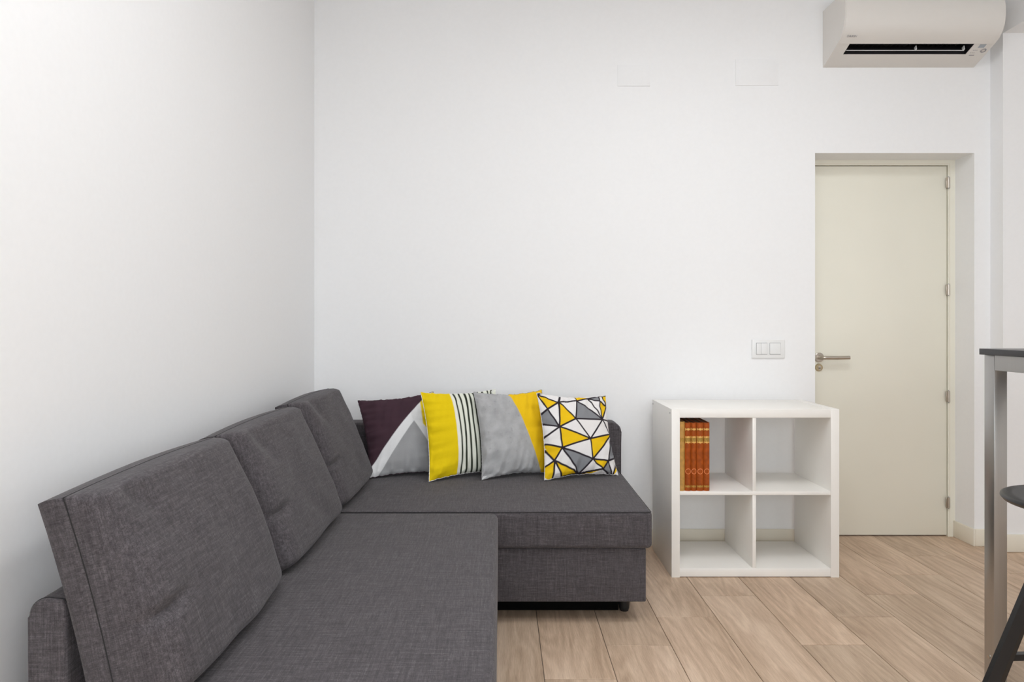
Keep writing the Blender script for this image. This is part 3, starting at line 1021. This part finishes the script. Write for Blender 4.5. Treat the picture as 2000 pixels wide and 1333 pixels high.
def letters(name, text, size, mat, parent, loc, rot):
    cu = bpy.data.curves.new(name, 'FONT')
    cu.body = text
    cu.size = size
    cu.extrude = 0.0003
    tmp = bpy.data.objects.new(name, cu)
    COL.objects.link(tmp)
    dg = bpy.context.evaluated_depsgraph_get()
    me = bpy.data.meshes.new_from_object(tmp.evaluated_get(dg))
    bpy.data.objects.remove(tmp)
    me.materials.clear()
    me.materials.append(M[mat])
    o = bpy.data.objects.new(name, me)
    COL.objects.link(o)
    o.parent = parent
    o.location = loc
    o.rotation_euler = rot
    return o
letters('maker_lettering', 'DAIKIN', 0.0145, 'print_grey', ac, (1.697 - ax_, curve[0][0] - 0.0022 - 0.0042 * 0.737 - 0.0015, curve[0][1] + 0.0024 - 0.0042 * 0.676), (math.radians(132.5), 0, 0))

# ------------------------------------------------------------------ bar table
TX0, TY1, TZ = 1.541, 2.210, 1.0757
TWX, TDY = 0.70, 1.20
bt = thing('bar_table', 'tall bar table with thin black top and square steel legs at right edge', 'table', (TX0, TY1, 0), math.radians(2.0))
tm = box('table_top', 0, TWX, -TDY, 0, TZ - 0.0193, TZ, 'black_top', bt, 0.001, 2)
LW = 0.0425
ox = 0.0145
lz = TZ - 0.0195
for x0, y0 in ((ox, -0.003 - LW), (TWX - ox - LW, -0.003 - LW), (ox, -TDY + 0.003), (TWX - ox - LW, -TDY + 0.003)):
    lg = box('leg', x0, x0 + LW, y0, y0 + LW, 0.004, lz, 'leg_steel', bt, 0.0015, 2)
    box('foot_pad', x0 + 0.003, x0 + LW - 0.003, y0 + 0.003, y0 + LW - 0.003, 0.0, 0.006, 'black_plastic', lg)
yA, yB_ = -TDY + 0.003 + LW, -0.003 - LW
for x0 in (ox, TWX - ox - LW):
    box('side_apron', x0 + 0.0006, x0 + LW - 0.001, yA + 0.0006, yB_ - 0.0006, lz - 0.048, lz, 'leg_steel', bt, 0.001, 1)
for y0 in (-0.003 - LW, -TDY + 0.003):
    box('end_apron', ox + LW + 0.0006, TWX - ox - LW - 0.0006, y0 + 0.0006, y0 + LW - 0.0006, lz - 0.048, lz, 'leg_steel', bt, 0.001, 1)
fr_ = box('foot_rail', ox + LW, TWX - ox - LW, -0.003 - LW + 0.011, -0.003 - 0.011, 0.083, 0.104, 'black_metal', bt, 0.001, 1)
cyl('rail_bolt', (ox - 0.003, -0.003 - LW / 2, 0.0935), (ox + 0.002, -0.003 - LW / 2, 0.0935), 0.0055, 'steel', bt, seg=12)

# ------------------------------------------------------------------ bar stool
ST = Vector((1.356, 1.585, 0))
stool = thing('bar_stool', 'black bar stool with thin round seat and splayed flat legs', 'stool', ST, math.radians(0))
bm = bmesh.new()
seat_z, r_s = 0.745, 0.165
prof = [(0, -0.016), (r_s - 0.022, -0.016), (r_s - 0.006, -0.012), (r_s, -0.004), (r_s - 0.001, 0.000), (r_s - 0.006, 0.0025), (r_s - 0.03, 0.001), (0, -0.002)]
seg = 64
rings = []
for r_, z_ in prof:
    if r_ == 0:
        rings.append([bm.verts.new((0, 0, seat_z + z_))])
    else:
        rings.append([bm.verts.new((r_ * math.cos(2 * math.pi * k / seg), r_ * math.sin(2 * math.pi * k / seg), seat_z + z_)) for k in range(seg)])
for A, B in zip(rings, rings[1:]):
    for k in range(seg):
        k2 = (k + 1) % seg
        if len(A) == 1:
            bm.faces.new((A[0], B[k], B[k2]))
        elif len(B) == 1:
            bm.faces.new((A[k], A[k2], B[0]))
        else:
            bm.faces.new((A[k], A[k2], B[k2], B[k]))
link('seat', bm, 'black_metal', stool, smooth=50)
for k in range(4):
    a = math.radians(180 + 90 * k)
    dxy = Vector((math.cos(a), math.sin(a), 0))
    bm = bmesh.new()
    add_bar(bm, dxy * 0.055 + Vector((0, 0, seat_z - 0.016)), dxy * 0.362 + Vector((0, 0, 0.0)), 0.026, 0.014, dxy)
    link('leg', bm, 'black_metal', stool)

# ------------------------------------------------------------------ ceiling lamps (out of frame, they light the room)
def emit_mat():
    m, nt, b = new_mat('lamp_diffuser')
    b.inputs['Base Color'].default_value = (0.9, 0.9, 0.9, 1)
    b.inputs['Emission Color'].default_value = (0.93, 0.965, 1.0, 1)
    b.inputs['Emission Strength'].default_value = LAMP_STRENGTH
    return m
M['lamp'] = emit_mat()
for i, (x, y) in enumerate(((-0.10, 0.75), (1.05, 1.80))):
    lp = thing('ceiling_lamp', ('square white ceiling lamp panel above the camera', 'square white ceiling lamp panel above the sofa')[i], 'lamp', (x, y, ZC), 0, 'ceiling lamp panels')
    bm = bmesh.new()
    for a, b_, c, d in ((-0.32, 0.32, -0.32, -0.30), (-0.32, 0.32, 0.30, 0.32), (-0.32, -0.30, -0.30, 0.30), (0.30, 0.32, -0.30, 0.30)):
        add_box(bm, a, b_, c, d, -0.035, 0)
    link('lamp_frame', bm, 'plastic', lp)
    box('diffuser', -0.30, 0.30, -0.30, 0.30, -0.030, -0.012, 'lamp', lp)
